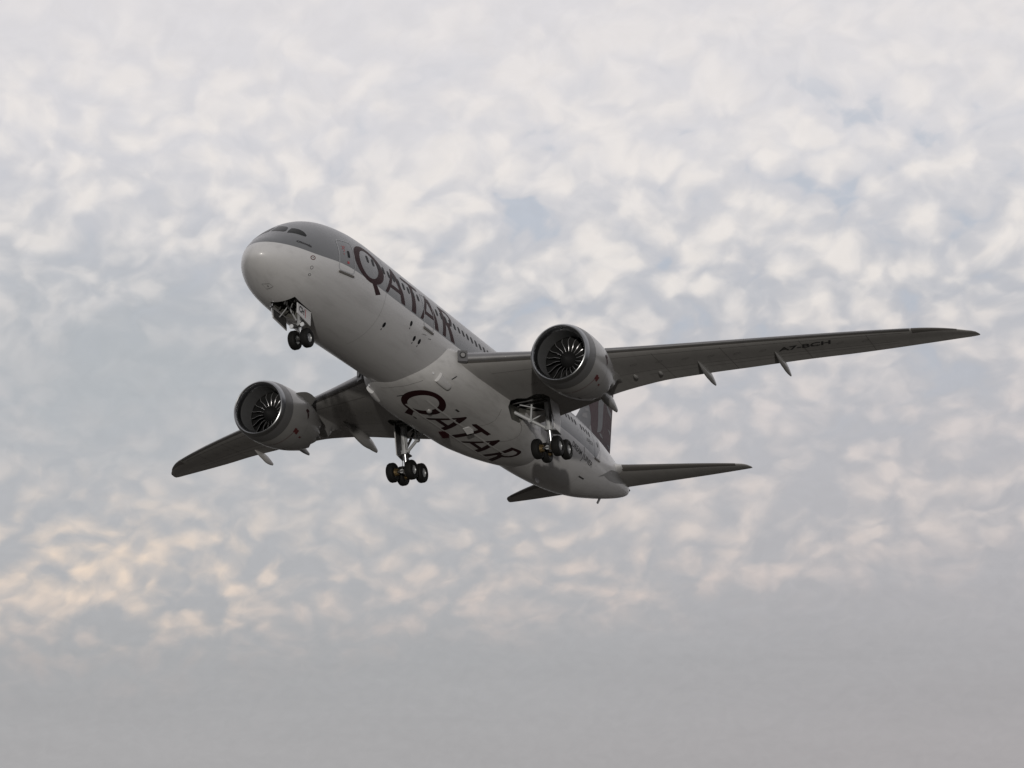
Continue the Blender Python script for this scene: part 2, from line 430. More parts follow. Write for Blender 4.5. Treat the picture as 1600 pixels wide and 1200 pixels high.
def fus_pt(x, th, off=0.0):
    """point on the port skin: th in radians above the widest line (beyond 90 degrees it runs over to starboard)"""
    w_, zt, zb, zc = prof(x); h = (zt - zc) if math.sin(th) > 0 else (zc - zb)
    p = Vector((x, -w_ * math.cos(th), zc + h * math.sin(th)))
    if off:
        n = Vector((0, -math.cos(th) / max(w_, .05), math.sin(th) / max(h, .05))).normalized()
        e = .05; w2, zt2, zb2, zc2 = prof(x + e); w1, zt1, zb1, zc1 = prof(x - e)
        h2 = (zt2 - zc2) if math.sin(th) > 0 else (zc2 - zb2); h1 = (zt1 - zc1) if math.sin(th) > 0 else (zc1 - zb1)
        tx = Vector((2 * e, -(w2 - w1) * math.cos(th), zc2 - zc1 + (h2 - h1) * math.sin(th))).normalized()
        n = (n - tx * n.dot(tx)).normalized()
        p = p + n * off
    return p
RAD = 2.94
def side(u, v, off=.008): return fus_pt(u, v / RAD, off)                  # v = distance up the skin from the widest line
def side_deg(u, v, off=.008): return fus_pt(u, R_(v), off)
def stbd(f):
    def gfun(u, v):
        p = f(u, v); return Vector((p.x, -p.y, p.z))
    return gfun

fb_ = MB()
xs = [X0 + (9 - X0) * (i / 40) ** 2 for i in range(41)] + list(np.linspace(9.6, 33, 40)) + list(np.linspace(33.4, 55.2, 60)) + list(56 - .8 * (1 - np.linspace(.05, 1, 16)) ** 2)
xs[-1] = 55.9995
xs[0] = X0 + .0004
rows = [[fus_pt(x, 2 * math.pi * j / 120) for j in range(120)] for x in xs]
fb_.grid(rows, True, cap0=True, cap1=True)
fus = fb_.build('fuselage', jet, M['fus'], 60)

# --- glyphs of the wide title, traced in units of metres (x along the body, baseline v = 0)
def bez(*p): return list(p)
GQ = [ell(19.0, 1.05, 1.83, 1.2, 56, -.06), ell(18.96, 1.04, 1.14, .905, 48, -.06)]
GQT = [[(19.15, .02), (19.97, -.68), (20.5, -.45), (19.72, .05), (19.45, .0)]]
GA = [[(21.04, 0), (22.42, 2.2), (22.62, 2.2), (22.85, 1.86), (23.08, 1.46), (23.5, .75), (23.8, 0), (23.26, 0), (23.08, .5), (21.7, .5), (21.36, 0)],
      [(21.88, .76), (22.98, .76), (22.36, 1.64)]]
GT = [[(23.74, 2.0), (23.95, 2.2), (26.16, 2.2), (26.16, 1.94), (25.32, 1.92), (25.36, 0), (24.74, 0), (24.86, 1.92), (24.0, 1.94)]]
GR = [[(29.38, 0), (29.5, 1.2), (29.42, 2.2), (30.1, 2.26), (30.79, 2.27), (31.14, 2.12), (31.29, 1.77), (31.15, 1.42), (30.85, 1.14), (30.62, 1.0), (31.3, 0), (30.68, 0), (30.2, .82), (29.95, .98), (29.86, 0)],
      [(30.0, 1.2), (29.98, 2.05), (30.7, 2.05), (30.92, 1.88), (30.93, 1.62), (30.78, 1.4), (30.5, 1.22)]]
def sh(g_, dx_): return [[(x + dx_, y) for x, y in lp] for lp in g_]
GLYPHS = [GQ, GQT, GA, GT, sh(GA, 4.98), GR]

def add_me(name, me, parent, mt, label=None):
    me.name = name; smooth(me, 60)
    return link(name, me, parent, mt, label)

def join_meshes(mes):
    bm = bmesh.new()
    for m_ in mes: bm.from_mesh(m_)
    o = bpy.data.meshes.new('artwork'); bm.to_mesh(o); bm.free()
    for m_ in mes: bpy.data.meshes.remove(m_)
    return o

SC = .867
def title_map(u, v): return side(6.04 + (u - 17.17) * SC, -.34 + v * SC, .008)
add_me('title_lettering', join_meshes([art(g_, title_map, .22) for g_ in GLYPHS]), fus, M['maroon'], 'large maroon title along the port side')
add_me('title_lettering', join_meshes([art(g_, stbd(lambda u, v: side(18.27 - (u - 17.17) * SC, -.34 + v * SC, .008)), .22) for g_ in GLYPHS]), fus, M['maroon'], 'large maroon title along the starboard side')

# --- cabin windows
def window_me(x, f):
    return art([rrect(x - .13, .62, x + .13, 1.07, .12)], f, .3)
door_x = [(4.7, 5.98), (14.2, 15.42), (32.7, 33.6), (42.2, 43.5)]
wx = [7.5 + .612 * i for i in range(57)]
wx = [x for x in wx if not any(a - .35 < x < b_ + .35 for a, b_ in door_x) and not 33 < x < 34.9 and not (38.4 < x < 39.1) and x < 41.2]
for s_ in (0, 1):
    f = (lambda u, v: side(u, v, .011)) if s_ == 0 else stbd(lambda u, v: side(u, v, .011))
    for x in wx: add_me('cabin_window', window_me(x, f), fus, M['window'])

# --- doors
def door_set(x0, x1, port, win=True):
    f12 = (lambda u, v: side(u, v, .012)) if port else stbd(lambda u, v: side(u, v, .012))
    me = art([rrect(x0 - .055, -.635, x1 + .055, 1.435, .235), rrect(x0, -.58, x1, 1.38, .18)], f12, .3)
    add_me('door_seam', me, fus, M['door_line'])
    sl = MB()
    pts = [(x0 + .02, -.78), (x1, -.78), (x1, -.67), (x0 + .02, -.67)]
    fl = (lambda u, v, o: side(u, v, o)) if port else (lambda u, v, o: stbd(lambda a, b_: side(a, b_, o))(u, v))
    inn = [fl(u, v, -.02) for u, v in pts]; ou = [fl(u, v, .07) for u, v in pts]
    sl.add(inn + ou, [(0, 1, 2, 3), (4, 7, 6, 5), (0, 4, 5, 1), (1, 5, 6, 2), (2, 6, 7, 3), (3, 7, 4, 0)])
    sl.build('door_sill', fus, M['sill'], 0)
    if win:
        xm = x0 + (x1 - x0) * .62
        add_me('door_window', art([rrect(xm - .09, .3, xm + .11, .74, .07)], f12, .3), fus, M['window'])
for i, (a, b_) in enumerate(door_x):
    if i == 2: continue
    door_set(a, b_, True, i != 1); door_set(a, b_, False, i != 1)
# red instructions on the forward door
mk = [art(lp, lambda u, v: side(u, v, .014), .3) for lp in (
    ribbon([(5.02, .98), (5.12, .9), (5.2, .99), (5.3, .92)], .05), ribbon([(5.0, .75), (5.1, .84), (5.22, .78)], .05), ribbon([(5.08, .62), (5.2, .70)], .05),
    ribbon([(5.05, .5), (5.12, .42)], .04), [rrect(5.33, -.08, 5.5, .06, .02)])]
for m_ in mk: add_me('door_marking', m_, fus, M['red_bright'])

# --- cockpit glazing (x, degrees round the skin)
def fus_glass(lps, f, mt, nm): add_me(nm, join_meshes([art(lp, f, .12) for lp in lps]), fus, mt)
SC_D = 30.0
def cw(u, v, o=.010): return fus_pt(u, R_(v * SC_D), o)
win_side = [(1.99, 54), (2.18, 57.5), (2.5, 61), (2.62, 57), (2.72, 51), (2.78, 43), (2.76, 34.5), (2.66, 32), (2.48, 37), (2.22, 46.5)]
win_front = [(1.93, 87.5), (2.3, 87.5), (2.66, 87.5), (2.6, 78), (2.55, 70.8), (2.47, 66.2), (2.28, 63), (2.11, 60.2), (1.97, 60.7), (1.9, 71.5)]
for f in (cw, stbd(cw)):
    for poly in (win_side, win_front):
        add_me('cockpit_window', art([[(x, a / SC_D) for x, a in poly]], f, .1), fus, M['glass'])
# surround: thin dark line ahead of the glazing
add_me('ship_name', text_art('Oluwais', .24, lambda u, v: fus_pt(2.0 + u, R_(24.0 - 13.5 * (u / .78)) + v / 2.35, .010), .1, .2, .016, .92), fus, M['ink'])
ring_ = lambda x, v, r, wd, sx=1.0: [ell(x, v, r * sx, r, 28), ell(x, v, (r - wd) * sx, r - wd, 28)]
add_me('static_port_ring', art(ring_(2.79, -5.0 / 57.3 * 2.35, .15, .045), lambda u, v: fus_pt(u, v / 2.35, .010), .1), fus, M['red'])
add_me('static_port', art(ell(2.79, -5.0 / 57.3 * 2.35, .03, .03, 12) and [ell(2.79, -5.0 / 57.3 * 2.35, .035, .035, 12)], lambda u, v: fus_pt(u, v / 2.35, .010), .1), fus, M['ink'])
for x, a, r, sx in ((2.85, -21, .12, .75), (2.92, -32.3, .085, 1.0)):
    add_me('probe_plate', art(ring_(x, R_(a) * 2.35, r, .03, sx), lambda u, v: fus_pt(u, v / 2.35, .010), .1), fus, M['ink_grey'])
npn = ribbon([(1.86, -1.80 * 2), (1.9, -1.54 * 2), (2.14, -1.49 * 2), (2.24, -1.73 * 2)], .025, True)
add_me('nose_panel_seam', art(npn, lambda u, v: fus_pt(u, v / 2, .010), .2), fus, M['seam'])
add_me('nose_panel_latch', art([rrect(2.0, -3.3, 2.09, -3.24, .01)], lambda u, v: fus_pt(u, v / 2, .010), .2), fus, M['ink'])
# round vents low on the side
for x, a in ((10.38, -38.6), (12.81, -19.5), (13.67, -31.1), (14.29, -30.6)):
    add_me('round_vent', art([ell(x, R_(a) * RAD, .125, .16, 24)], lambda u, v: side(u, v, .010), .15), fus, M['window'])
    add_me('vent_stain', art([ell(x, R_(a) * RAD - .28, .05, .06, 12)], lambda u, v: side(u, v, .008), .15), fus, M['ink_grey'])
add_me('panel_seam', art(ribbon([(14.3, -1.1), (14.75, -1.02)], .03), lambda u, v: side(u, v, .009), .2), fus, M['seam'])
add_me('panel_seam', art(ribbon([(15.05, -1.12), (15.4, -1.06)], .03), lambda u, v: side(u, v, .009), .2), fus, M['seam'])
for x in (9.5, 34.7, 40.9):
    add_me('barrel_joint', art([rrect(x - .012, -4.2, x + .012, 4.2, .005, 1)], lambda u, v: side(u, v, .005), .2), fus, M['seam_soft'])
# aft type lettering, registration
def dl(u, v): return fus_pt(37.4 + u, R_(-20.4) - .035 * u + v / 2.75, .010)
def fitted(body, size, wdt, x0, f, bold=.006, shear=0.0):
    m0 = text_art(body, size, lambda u, v: Vector((u, v, 0)), 9.0, shear, bold)
    w0 = max(v_.co.x for v_ in m0.vertices); bpy.data.meshes.remove(m0)
    return text_art(body, size, lambda u, v: f(x0 + u, v), .15, shear, bold, wdt / w0)
p1 = fitted('DREAM', .47, 2.05, 0, dl)
p2 = fitted('LINER', .47, 2.1, 2.6, dl)
arc = [(2.12 + .32 * math.cos(a), .19 + .50 * math.sin(a)) for a in np.linspace(-1.3, 1.2, 16)]
sw = art(ribbon(arc, .07), dl, .2)
add_me('type_lettering', join_meshes([p1, p2, sw]), fus, M['ink'])
add_me('registration_lettering', fitted('A7-BCH', .40, 1.5, 40.2, lambda u, v: side(u, .05 + v, .010), .012, .1), fus, M['ink_grey'])
add_me('tail_root_dark_patch', art([[(44.3, -.62), (45.6, -.42), (47.2, -.18), (49.7, .0), (52.0, -.05), (53.2, -.10), (52.6, -.22), (51.4, -.36), (49.4, -.50), (47.4, -.54), (45.6, -.50)]],
       lambda u, v: fus_pt(u, v if v > -1 else v, .008), .35), fus, M['grey_dark'])  # dark grey patch along the tailplane root
add_me('outflow_vent', art([rrect(40.95, -2.62, 42.05, -2.5, .04)], lambda u, v: side(u, v, .010), .2), fus, M['ink'])
# drain mast and tail bumper, top blade aerials
a_ = MB(); a_.prism([(49.7, -.03, -1.05), (50.1, -.03, -.95), (49.35, -.03, -1.62), (49.12, -.03, -1.6)], (0, .07, 0)); a_.build('tail_skid', fus, M['gear_dark'], 0)
for x in (13.0, 21.5):
    a_ = MB(); a_.prism([(x, -.02, 2.97), (x + .5, -.02, 2.97), (x + .55, -.02, 3.36), (x + .35, -.02, 3.36)], (0, .04, 0)); a_.build('blade_antenna', fus, M['white'], 0)
a_ = MB(); a_.prism([(36.9, -.05, -2.9), (37.9, -.05, -2.86), (37.6, -.05, -3.22), (37.15, -.05, -3.22)], (0, .10, 0)); a_.build('blade_antenna', fus, M['white'], 0)
for s_ in (-1, 1):
    a_ = MB(); a_.tube([(55.1, s_ * .22, 1.18), (55.75, s_ * .3, 1.05)], .09, 10); a_.build('tail_light', fus, M['gear_dark'])

# ------------------------------------------------------------------ wing-to-body fairing
_fw = pchip([15.4, 16.9, 18.2, 19.9, 22.0, 27.5, 30, 32, 33.6, 35.6], [1.5, 2.45, 3.05, 3.42, 3.56, 3.5, 3.12, 2.6, 2.15, 1.2])
_fz = pchip([15.4, 16.2, 17.5, 19.2, 22.0, 27.5, 30, 32, 33.6, 35.6], [-2.85, -3.08, -3.28, -3.42, -3.5, -3.5, -3.42, -3.27, -3.06, -2.7])
FN, FZC = 2.5, -1.0
def fair_pt(x, y, off=0.0):
    w_, zb = _fw(x), _fz(x)
    e = min(abs(y) / w_, .999)
    z = FZC - (FZC - zb) * (1 - e ** FN) ** (1 / FN)
    dzdy = ((FZC - zb) / w_) * (e ** (FN - 1)) * (1 - e ** FN) ** (1 / FN - 1) * (1 if y > 0 else -1)
    n = Vector((0, dzdy, -1)).normalized()
    return Vector((x, y, z)) + n * off
ff = MB(); rows = []
for x in np.linspace(15.4, 35.6, 90):
    w_, zb = _fw(x), _fz(x); r_ = []
    for j in range(72):
        a = 2 * math.pi * j / 72; c, s_ = math.cos(a), math.sin(a)
        hh = (FZC - zb) if s_ < 0 else min(.55, (FZC - zb) * .4)
        r_.append((x, w_ * math.copysign(abs(c) ** (2 / FN), c), FZC + hh * math.copysign(abs(s_) ** (2 / FN), s_)))
    rows.append(r_)
ff.grid(rows, True, cap0=True, cap1=True)
fair = ff.build('belly_fairing', jet, M['fairing'], 50)
add_me('title_lettering', join_meshes([art(g_, lambda u, v: fair_pt(u, .6 - v, .008), .2) for g_ in GLYPHS]), fair, M['maroon'], 'large maroon title under the belly')

def flap_panel(x0, x1, y0, y1, drop, mt):
    p = [fair_pt(x0, y0, .004), fair_pt(x0, y1, .004), fair_pt(x1, y1, drop), fair_pt(x1, y0, drop)]
    m_ = MB(); m_.prism(p, (0, 0, -.035)); 
    for (ya, yb) in ((y0, y0 + .02), (y1 - .02, y1)):
        m_.add([fair_pt(x0, ya, .0), fair_pt(x1, ya, .0), fair_pt(x1, ya, drop), fair_pt(x0, yb, .0), fair_pt(x1, yb, .0), fair_pt(x1, yb, drop)], [(0, 1, 2), (3, 5, 4), (0, 2, 5, 3)])
    return m_.build('exhaust_flap', fair, mt, 0)
flap_panel(23.95, 24.55, -1.12, -.70, .20, M['white'])
flap_panel(23.85, 24.5, .48, .90, .22, M['maroon'])
# long keel panels either side of the centre line
for y in (-.62, .42):
    add_me('keel_strip', art([rrect(18.2, y - .05, 30.6, y + .05, .02)], lambda u, v: fair_pt(u, v, .005), .3), fair, M['fairing'])
kb = MB()
for y in (-.78, .52):
    rows = []
    for x in np.linspace(18.6, 30.2, 40):
        rows.append([fair_pt(x, y - .09, .0), fair_pt(x, y - .05, .016), fair_pt(x, y + .05, .016), fair_pt(x, y + .09, .0)])
    kb.grid(rows)
kb.build('keel_rail', fair, M['fairing'], 50)
for L_ in ([(24.4, -3.1), (24.62, -2.8), (24.77, -2.5), (24.7, -2.1), (24.5, -1.76), (24.2, -1.4)], [(26.8, -3.2), (27.8, -3.0), (28.25, -2.75), (28.44, -2.44), (28.35, -2.2), (28.2, -1.97), (27.77, -1.54), (27.3, -1.25)],
           [(16.75, -1.5), (16.55, -1.0), (16.46, -.4), (16.36, .13), (16.4, 1.0)]):
    add_me('panel_seam', art(ribbon(L_, .022), lambda u, v: fair_pt(u, v, .006), .3), fair, M['seam'])
for x, y, l, wd, sl in ((17.4, .28, .09, .5, .0), (20.98, -1.6, .45, .12, .0), (20.7, 1.05, .4, .1, 0)):
    add_me('drain_slot', art([rrect(x, y - wd / 2, x + l, y + wd / 2, .03)], lambda u, v: fair_pt(u, v, .008), .3), fair, M['ink'])
b_ = MB(); b_.add([], [])
rows = [[(20.15 + r * math.cos(a), -.26 + r * math.sin(a) * .9, fair_pt(20.15, -.26).z - h) for a in np.linspace(0, 2 * math.pi, 20, endpoint=False)] for r, h in ((.2, -.02), (.19, .06), (.13, .13), (.03, .16))]
b_.grid(rows, True, cap1=True); b_.build('beacon_light', fair, M['nacelle'])
# ram air scoops: an open-fronted blister on each cheek
for s_ in (-1, 1):
    m_ = MB(); rows = []
    for i, x in enumerate(np.linspace(17.33, 18.72, 18)):
        tt = i / 17; wd = .20 * (1 - .25 * tt) * (1 - max(tt - .78, 0) ** 2 * 14); hh = .21 * (1 - .35 * tt) * (1 - max(tt - .8, 0) ** 2 * 17)
        yc = 2.16 + .14 * tt
        r_ = []
        for j in range(11):
            a = math.pi * j / 10; yy = yc - wd * math.copysign(abs(math.cos(a)) ** .7, math.cos(a))
            p = fair_pt(x, yy, hh * math.sin(a) ** .5 - .02); r_.append((p.x, s_ * p.y, p.z))
        rows.append(r_)
    m_.grid(rows, cap1=True)
    m_.build('ram_air_scoop', fair, M['white'])
    f0 = MB(); f0.add(rows[0], [tuple(range(11))]); f0.build('scoop_mouth', fair, M['white'], 0)
    gv = MB()
    for q_ in range(3):
        x = 18.3 + .07 * q_; y0 = 2.62 + .07 * q_
        p = fair_pt(x - .03, y0, .012); p2 = fair_pt(x + .03, y0 + .08, .012)
        gv.tube([(p.x, s_ * p.y, p.z), (p2.x, s_ * p2.y, p2.z)], .03, 6)
    gv.build('louvre', fair, M['ink'])
    p = fair_pt(16.9, 2.06, .02); gv = MB(); gv.tube([(p.x, s_ * p.y, p.z), (p.x + .06, s_ * p.y, p.z - .05)], .05, 10); gv.build('marker_lamp', fair, M['lens'])

# ------------------------------------------------------------------ wings
def zle(y): return -1.5 + .085 * y + .0017 * y * y
_lx = pchip([1.2, 2.98, 26.6, 27.6, 28.6, 29.4, 29.85, 30.02], [16.9, 18.15, 34.56, 35.5, 36.65, 37.75, 38.45, 39.05])
_tx = pchip([1.2, 3.0, 6.0, 9.0, 11.3, 14.2, 17.1, 20.0, 23.2, 28.8, 29.85, 30.02], [30.3, 30.05, 29.8, 29.4, 29.65, 30.75, 32.2, 33.7, 35.6, 38.7, 39.25, 39.3])
_tc = pchip([1.2, 3, 10, 20, 28, 30], [.135, .13, .105, .095, .085, .08])
def foil(n=26):
    """closed loop of (chord fraction, upper/lower height in chords of thickness 1): upper TE -> LE -> lower TE"""
    f = lambda c: 5 * (.2969 * math.sqrt(c) - .126 * c - .3516 * c * c + .2843 * c**3 - .1036 * c**4)
    cs = [.5 * (1 - math.cos(math.pi * i / n)) for i in range(n + 1)]
    return [(c, f(c)) for c in cs[::-1]] + [(c, -f(c)) for c in cs[1:-1]]
FOIL = foil()
def wing_pt(y, c, h, s_=1, flex=0.0):
    xl, xt = _lx(y), _tx(y); ch = xt - xl; tc = _tc(y)
    inc = R_(2.6 - 3.4 * min(y / 27, 1))
    yy = max(y - 10, 0)
    zz = zle(y) + flex * yy * yy
    camber = .018 * math.sin(math.pi * c) * ch - (.012 * ch * max(c - .6, 0) / .4)
    return Vector((xl + c * ch, s_ * y, zz - math.sin(inc) * c * ch + h * tc * ch + camber))
def wing_low(y, x, s_, flex, off=0.0):
    xl, xt = _lx(y), _tx(y); c = min(max((x - xl) / (xt - xl), .002), .998)
    f = 5 * (.2969 * math.sqrt(c) - .126 * c - .3516 * c * c + .2843 * c**3 - .1036 * c**4)
    p = wing_pt(y, c, -f, s_, flex); p.x = x; p.z -= off
    return p
WELL_BOX = {}
def cut(o, cutter):
    md = o.modifiers.new('cut', 'BOOLEAN'); md.operation = 'DIFFERENCE'; md.object = cutter; md.solver = 'EXACT'
    try: md.material_mode = 'TRANSFER'
    except Exception: pass
    dg = bpy.context.evaluated_depsgraph_get(); dg.update()
    me = bpy.data.meshes.new_from_object(o.evaluated_get(dg))
    o.modifiers.clear(); old = o.data; nm = old.name; o.data = me; bpy.data.meshes.remove(old); me.name = nm
def cutter_obj(poly, z0, z1):
    m_ = MB(); m_.prism([(x, y, z0) for x, y in poly], (0, 0, z1 - z0))
    return m_.build('cutter', jet, M['bay'], 0)

wings = {}
for s_, flex in ((-1, .0), (1, -.0009)):
    ys = [1.2, 2.2, 3.0] + list(np.linspace(3.8, 26.6, 40)) + [27.1, 27.6, 28.1, 28.6, 29.0, 29.4, 29.65, 29.85, 29.95, 30.02]
    m_ = MB(); m_.grid([[wing_pt(y, c, h, s_, flex) for c, h in FOIL] for y in ys], True, cap0=True, cap1=True)
    wing = m_.build('wing', jet, M['grey_wing'], 50, True)
    wings[s_] = wing
    # open main gear bay, cut through wing and fairing
    poly = [(25.0, s_ * 3.3), (25.05, s_ * 3.9), (25.5, s_ * 4.3), (25.35, s_ * 5.0), (25.75, s_ * 5.35), (26.35, s_ * 5.45), (28.0, s_ * 5.35), (28.2, s_ * 4.4), (27.7, s_ * 3.6), (27.3, s_ * 3.05), (26.2, s_ * 3.0)]
    if s_ < 0: poly = poly[::-1]
    cu_ = cutter_obj(poly, -4.4, -1.25)
    cut(wing, cu_); cut(fair, cu_)
    bpy.data.objects.remove(cu_)
    smooth(wing.data, 40)
    pl = MB()
    for q_ in range(4):
        y0 = s_ * (3.3 + .5 * q_)
        pl.tube([(25.6, y0, -1.42), (27.4, y0 + s_ * .25, -1.45)], .05, 8)
    pl.tube([(26.2, s_ * 3.1, -1.6), (26.4, s_ * 5.0, -1.5)], .07, 8); pl.tube([(27.0, s_ * 3.1, -1.55), (26.9, s_ * 5.1, -1.5)], .06, 8)
    pl.build('bay_pipework', wing, M['gear_dark'])
    # leading edge slats: bright metal skin, painted dark reflection along the ragged lower border
    for (y0, y1) in ((3.35, 8.9), (10.4, 26.4)):
        sl = MB(); rows = []
        cs = [(c, 1) for c in (.10, .07, .045, .025, .012, .004)] + [(0, 0)] + [(c, -1) for c in (.004, .012, .022, .034, .046)]
        for y in np.linspace(y0, y1, 36):
            ch = _tx(y) - _lx(y); kx = 5.5 / max(ch, 1.0) if y < 9 else 4.2 / ch * .9
            r_ = []
            for c, sg in cs:
                cc = c * min(kx, 1.7)
                f = 5 * (.2969 * math.sqrt(cc) - .126 * cc - .3516 * cc * cc) if cc else 0
                p = wing_pt(y, cc, sg * f, s_, flex); n = Vector((-.8 if sg == 0 else -.3, 0, sg)).normalized()
                r_.append(p + n * .018)
            rows.append(r_)
        sl.grid(rows, mif=lambda i, j: 1 if j >= 9 + (1 if (i * 7) % 5 == 0 else 0) else 0)
        o_ = sl.build('leading_edge_slat', wing, [M['slat'], M['slat_dark']], 50)
    # dark de-icing strip on the raked tip
    sl = MB(); rows = []
    for y in np.linspace(26.5, 28.9, 14):
        rows.append([wing_pt(y, c, sg * (5 * (.2969 * math.sqrt(c) - .126 * c) if c else 0), s_, flex) + Vector((-.012, 0, .012 * sg)) for c, sg in ((.08, 1), (.03, 1), (.006, 1), (0, 0), (.006, -1), (.04, -1), (.13 * (28.95 - y) / 2.4 + .03, -1))])
    sl.grid(rows); sl.build('wing_tip_strip', wing, M['slat_dark'], 50)
    # landing light in the wing root
    p0 = wing_pt(3.15, .0, 0, s_, flex)
    lb = MB(); lb.box((p0.x + .2, s_ * 3.22, p0.z + .02), .62, .56, .66, Matrix.Rotation(R_(-34) * s_, 3, 'Z')); lb.build('landing_light_housing', wing, M['ink_grey'], 0)
    dv = Matrix.Rotation(R_(-34) * s_, 3, 'Z') @ Vector((-1, 0, 0)); c0 = Vector((p0.x + .2, s_ * 3.22, p0.z + .06)) + dv * .31
    ll = MB(); ll.tube([c0, c0 + dv * .03], .2, 20); ll.build('lamp_bezel', wing, M['black'])
    ll = MB(); ll.tube([c0 + dv * .03, c0 + dv * .06], .13, 20); ll.build('landing_light', wing, M['grey_dark'])
    # flap track fairings
    for (y, xa, xt_, zdrop, rr) in ((8.45, 25.6, 30.3, .30, .42), (14.5, 28.4, 32.0, .10, .27), (18.75, 30.7 if s_ < 0 else 31.9, 34.4, .08, .25)):  # outermost starboard one cut short where shade hides its front
        m_ = MB(); rows = []
        for i in range(22):
            t_ = i / 21; x = xa + (xt_ - xa) * t_
            rad = rr * (math.sin(math.pi * min(t_ / .62, 1) / 2) ** .8) * (1 if t_ < .62 else 1 - .66 * ((t_ - .62) / .38) ** 1.8)
            xx = min(x, _tx(y) - .05); zl = wing_low(y, xx, s_, flex).z
            zc = zl - rad * .55 - max(x - _tx(y), 0) * .16 - zdrop * t_ * t_ * 1.6
            rows.append([(x, s_ * y + rad * .62 * math.cos(2 * math.pi * j / 18), zc + rad * 1.05 * math.sin(2 * math.pi * j / 18)) for j in range(18)])
        m_.grid(rows, True, cap0=True, cap1=True); m_.build('flap_fairing', wing, M['grey_wing'] if (s_ > 0 and y > 10) else M['nacelle'])  # outer starboard fairings coloured like the wing, imitating the shade that hides them
    for (y, x, l) in ((10.7, 27.4, .75), (12.1, 28.1, .7)):
        m_ = MB(); rows = []
        for i in range(12):
            t_ = i / 11; rad = .10 * math.sin(math.pi * t_) ** .6 + .004; p = wing_low(y, x + l * t_, s_, flex)
            rows.append([(p.x, p.y + rad * 1.2 * math.cos(2 * math.pi * j / 12), p.z - rad * .4 + rad * math.sin(2 * math.pi * j / 12)) for j in range(12)])
        m_.grid(rows, True, cap0=True, cap1=True); m_.build('hinge_fairing', wing, M['nacelle'])
    # panel joints along the lower skin
    for c0_, ya, yb in ((.14, 4.2, 26.0), (.62, 5.8, 25.5), (.74, 11.5, 25.5), (.82, 6.0, 9.2)):
        pts = [(y, _lx(y) + c0_ * (_tx(y) - _lx(y))) for y in np.linspace(ya, yb, 30)]
        add_me('panel_seam', art(ribbon(pts, .022), lambda u, v, s_=s_, flex=flex: wing_low(u, v, s_, flex, .006), .6), wing, M['seam'])
    for y in (12.6, 16.2, 20.4, 24.0):
        pts = [(y + .0 * c, _lx(y) + c * (_tx(y) - _lx(y))) for c in np.linspace(.10, .97, 12)]
        add_me('panel_seam', art(ribbon(pts, .018), lambda u, v, s_=s_, flex=flex: wing_low(u, v, s_, flex, .006), .6), wing, M['seam'])
    # access hatches down the tank
    hl = []
    for i in range(14):
        y = 5.6 + i * 1.4; x = _lx(y) + .38 * (_tx(y) - _lx(y))
        hl.append(art([ell(y, x, .22, .12, 20), ell(y, x, .2, .1, 20)], lambda u, v, s_=s_, flex=flex: wing_low(u, v, s_, flex, .006), .5))
    add_me('access_hatch', join_meshes(hl), wing, M['seam'])

# registration under the port wing
def regmap(u, v):
    y = 18.98 + u * .985; x = 30.95 + u * .46 - v * 1.12
    return wing_low(y, x, -1, 0, .010)
add_me('registration_lettering', text_art('A7-BCH', .86, regmap, .25, .25, .02, 1.0, 1.0), wings[-1], M['ink'])

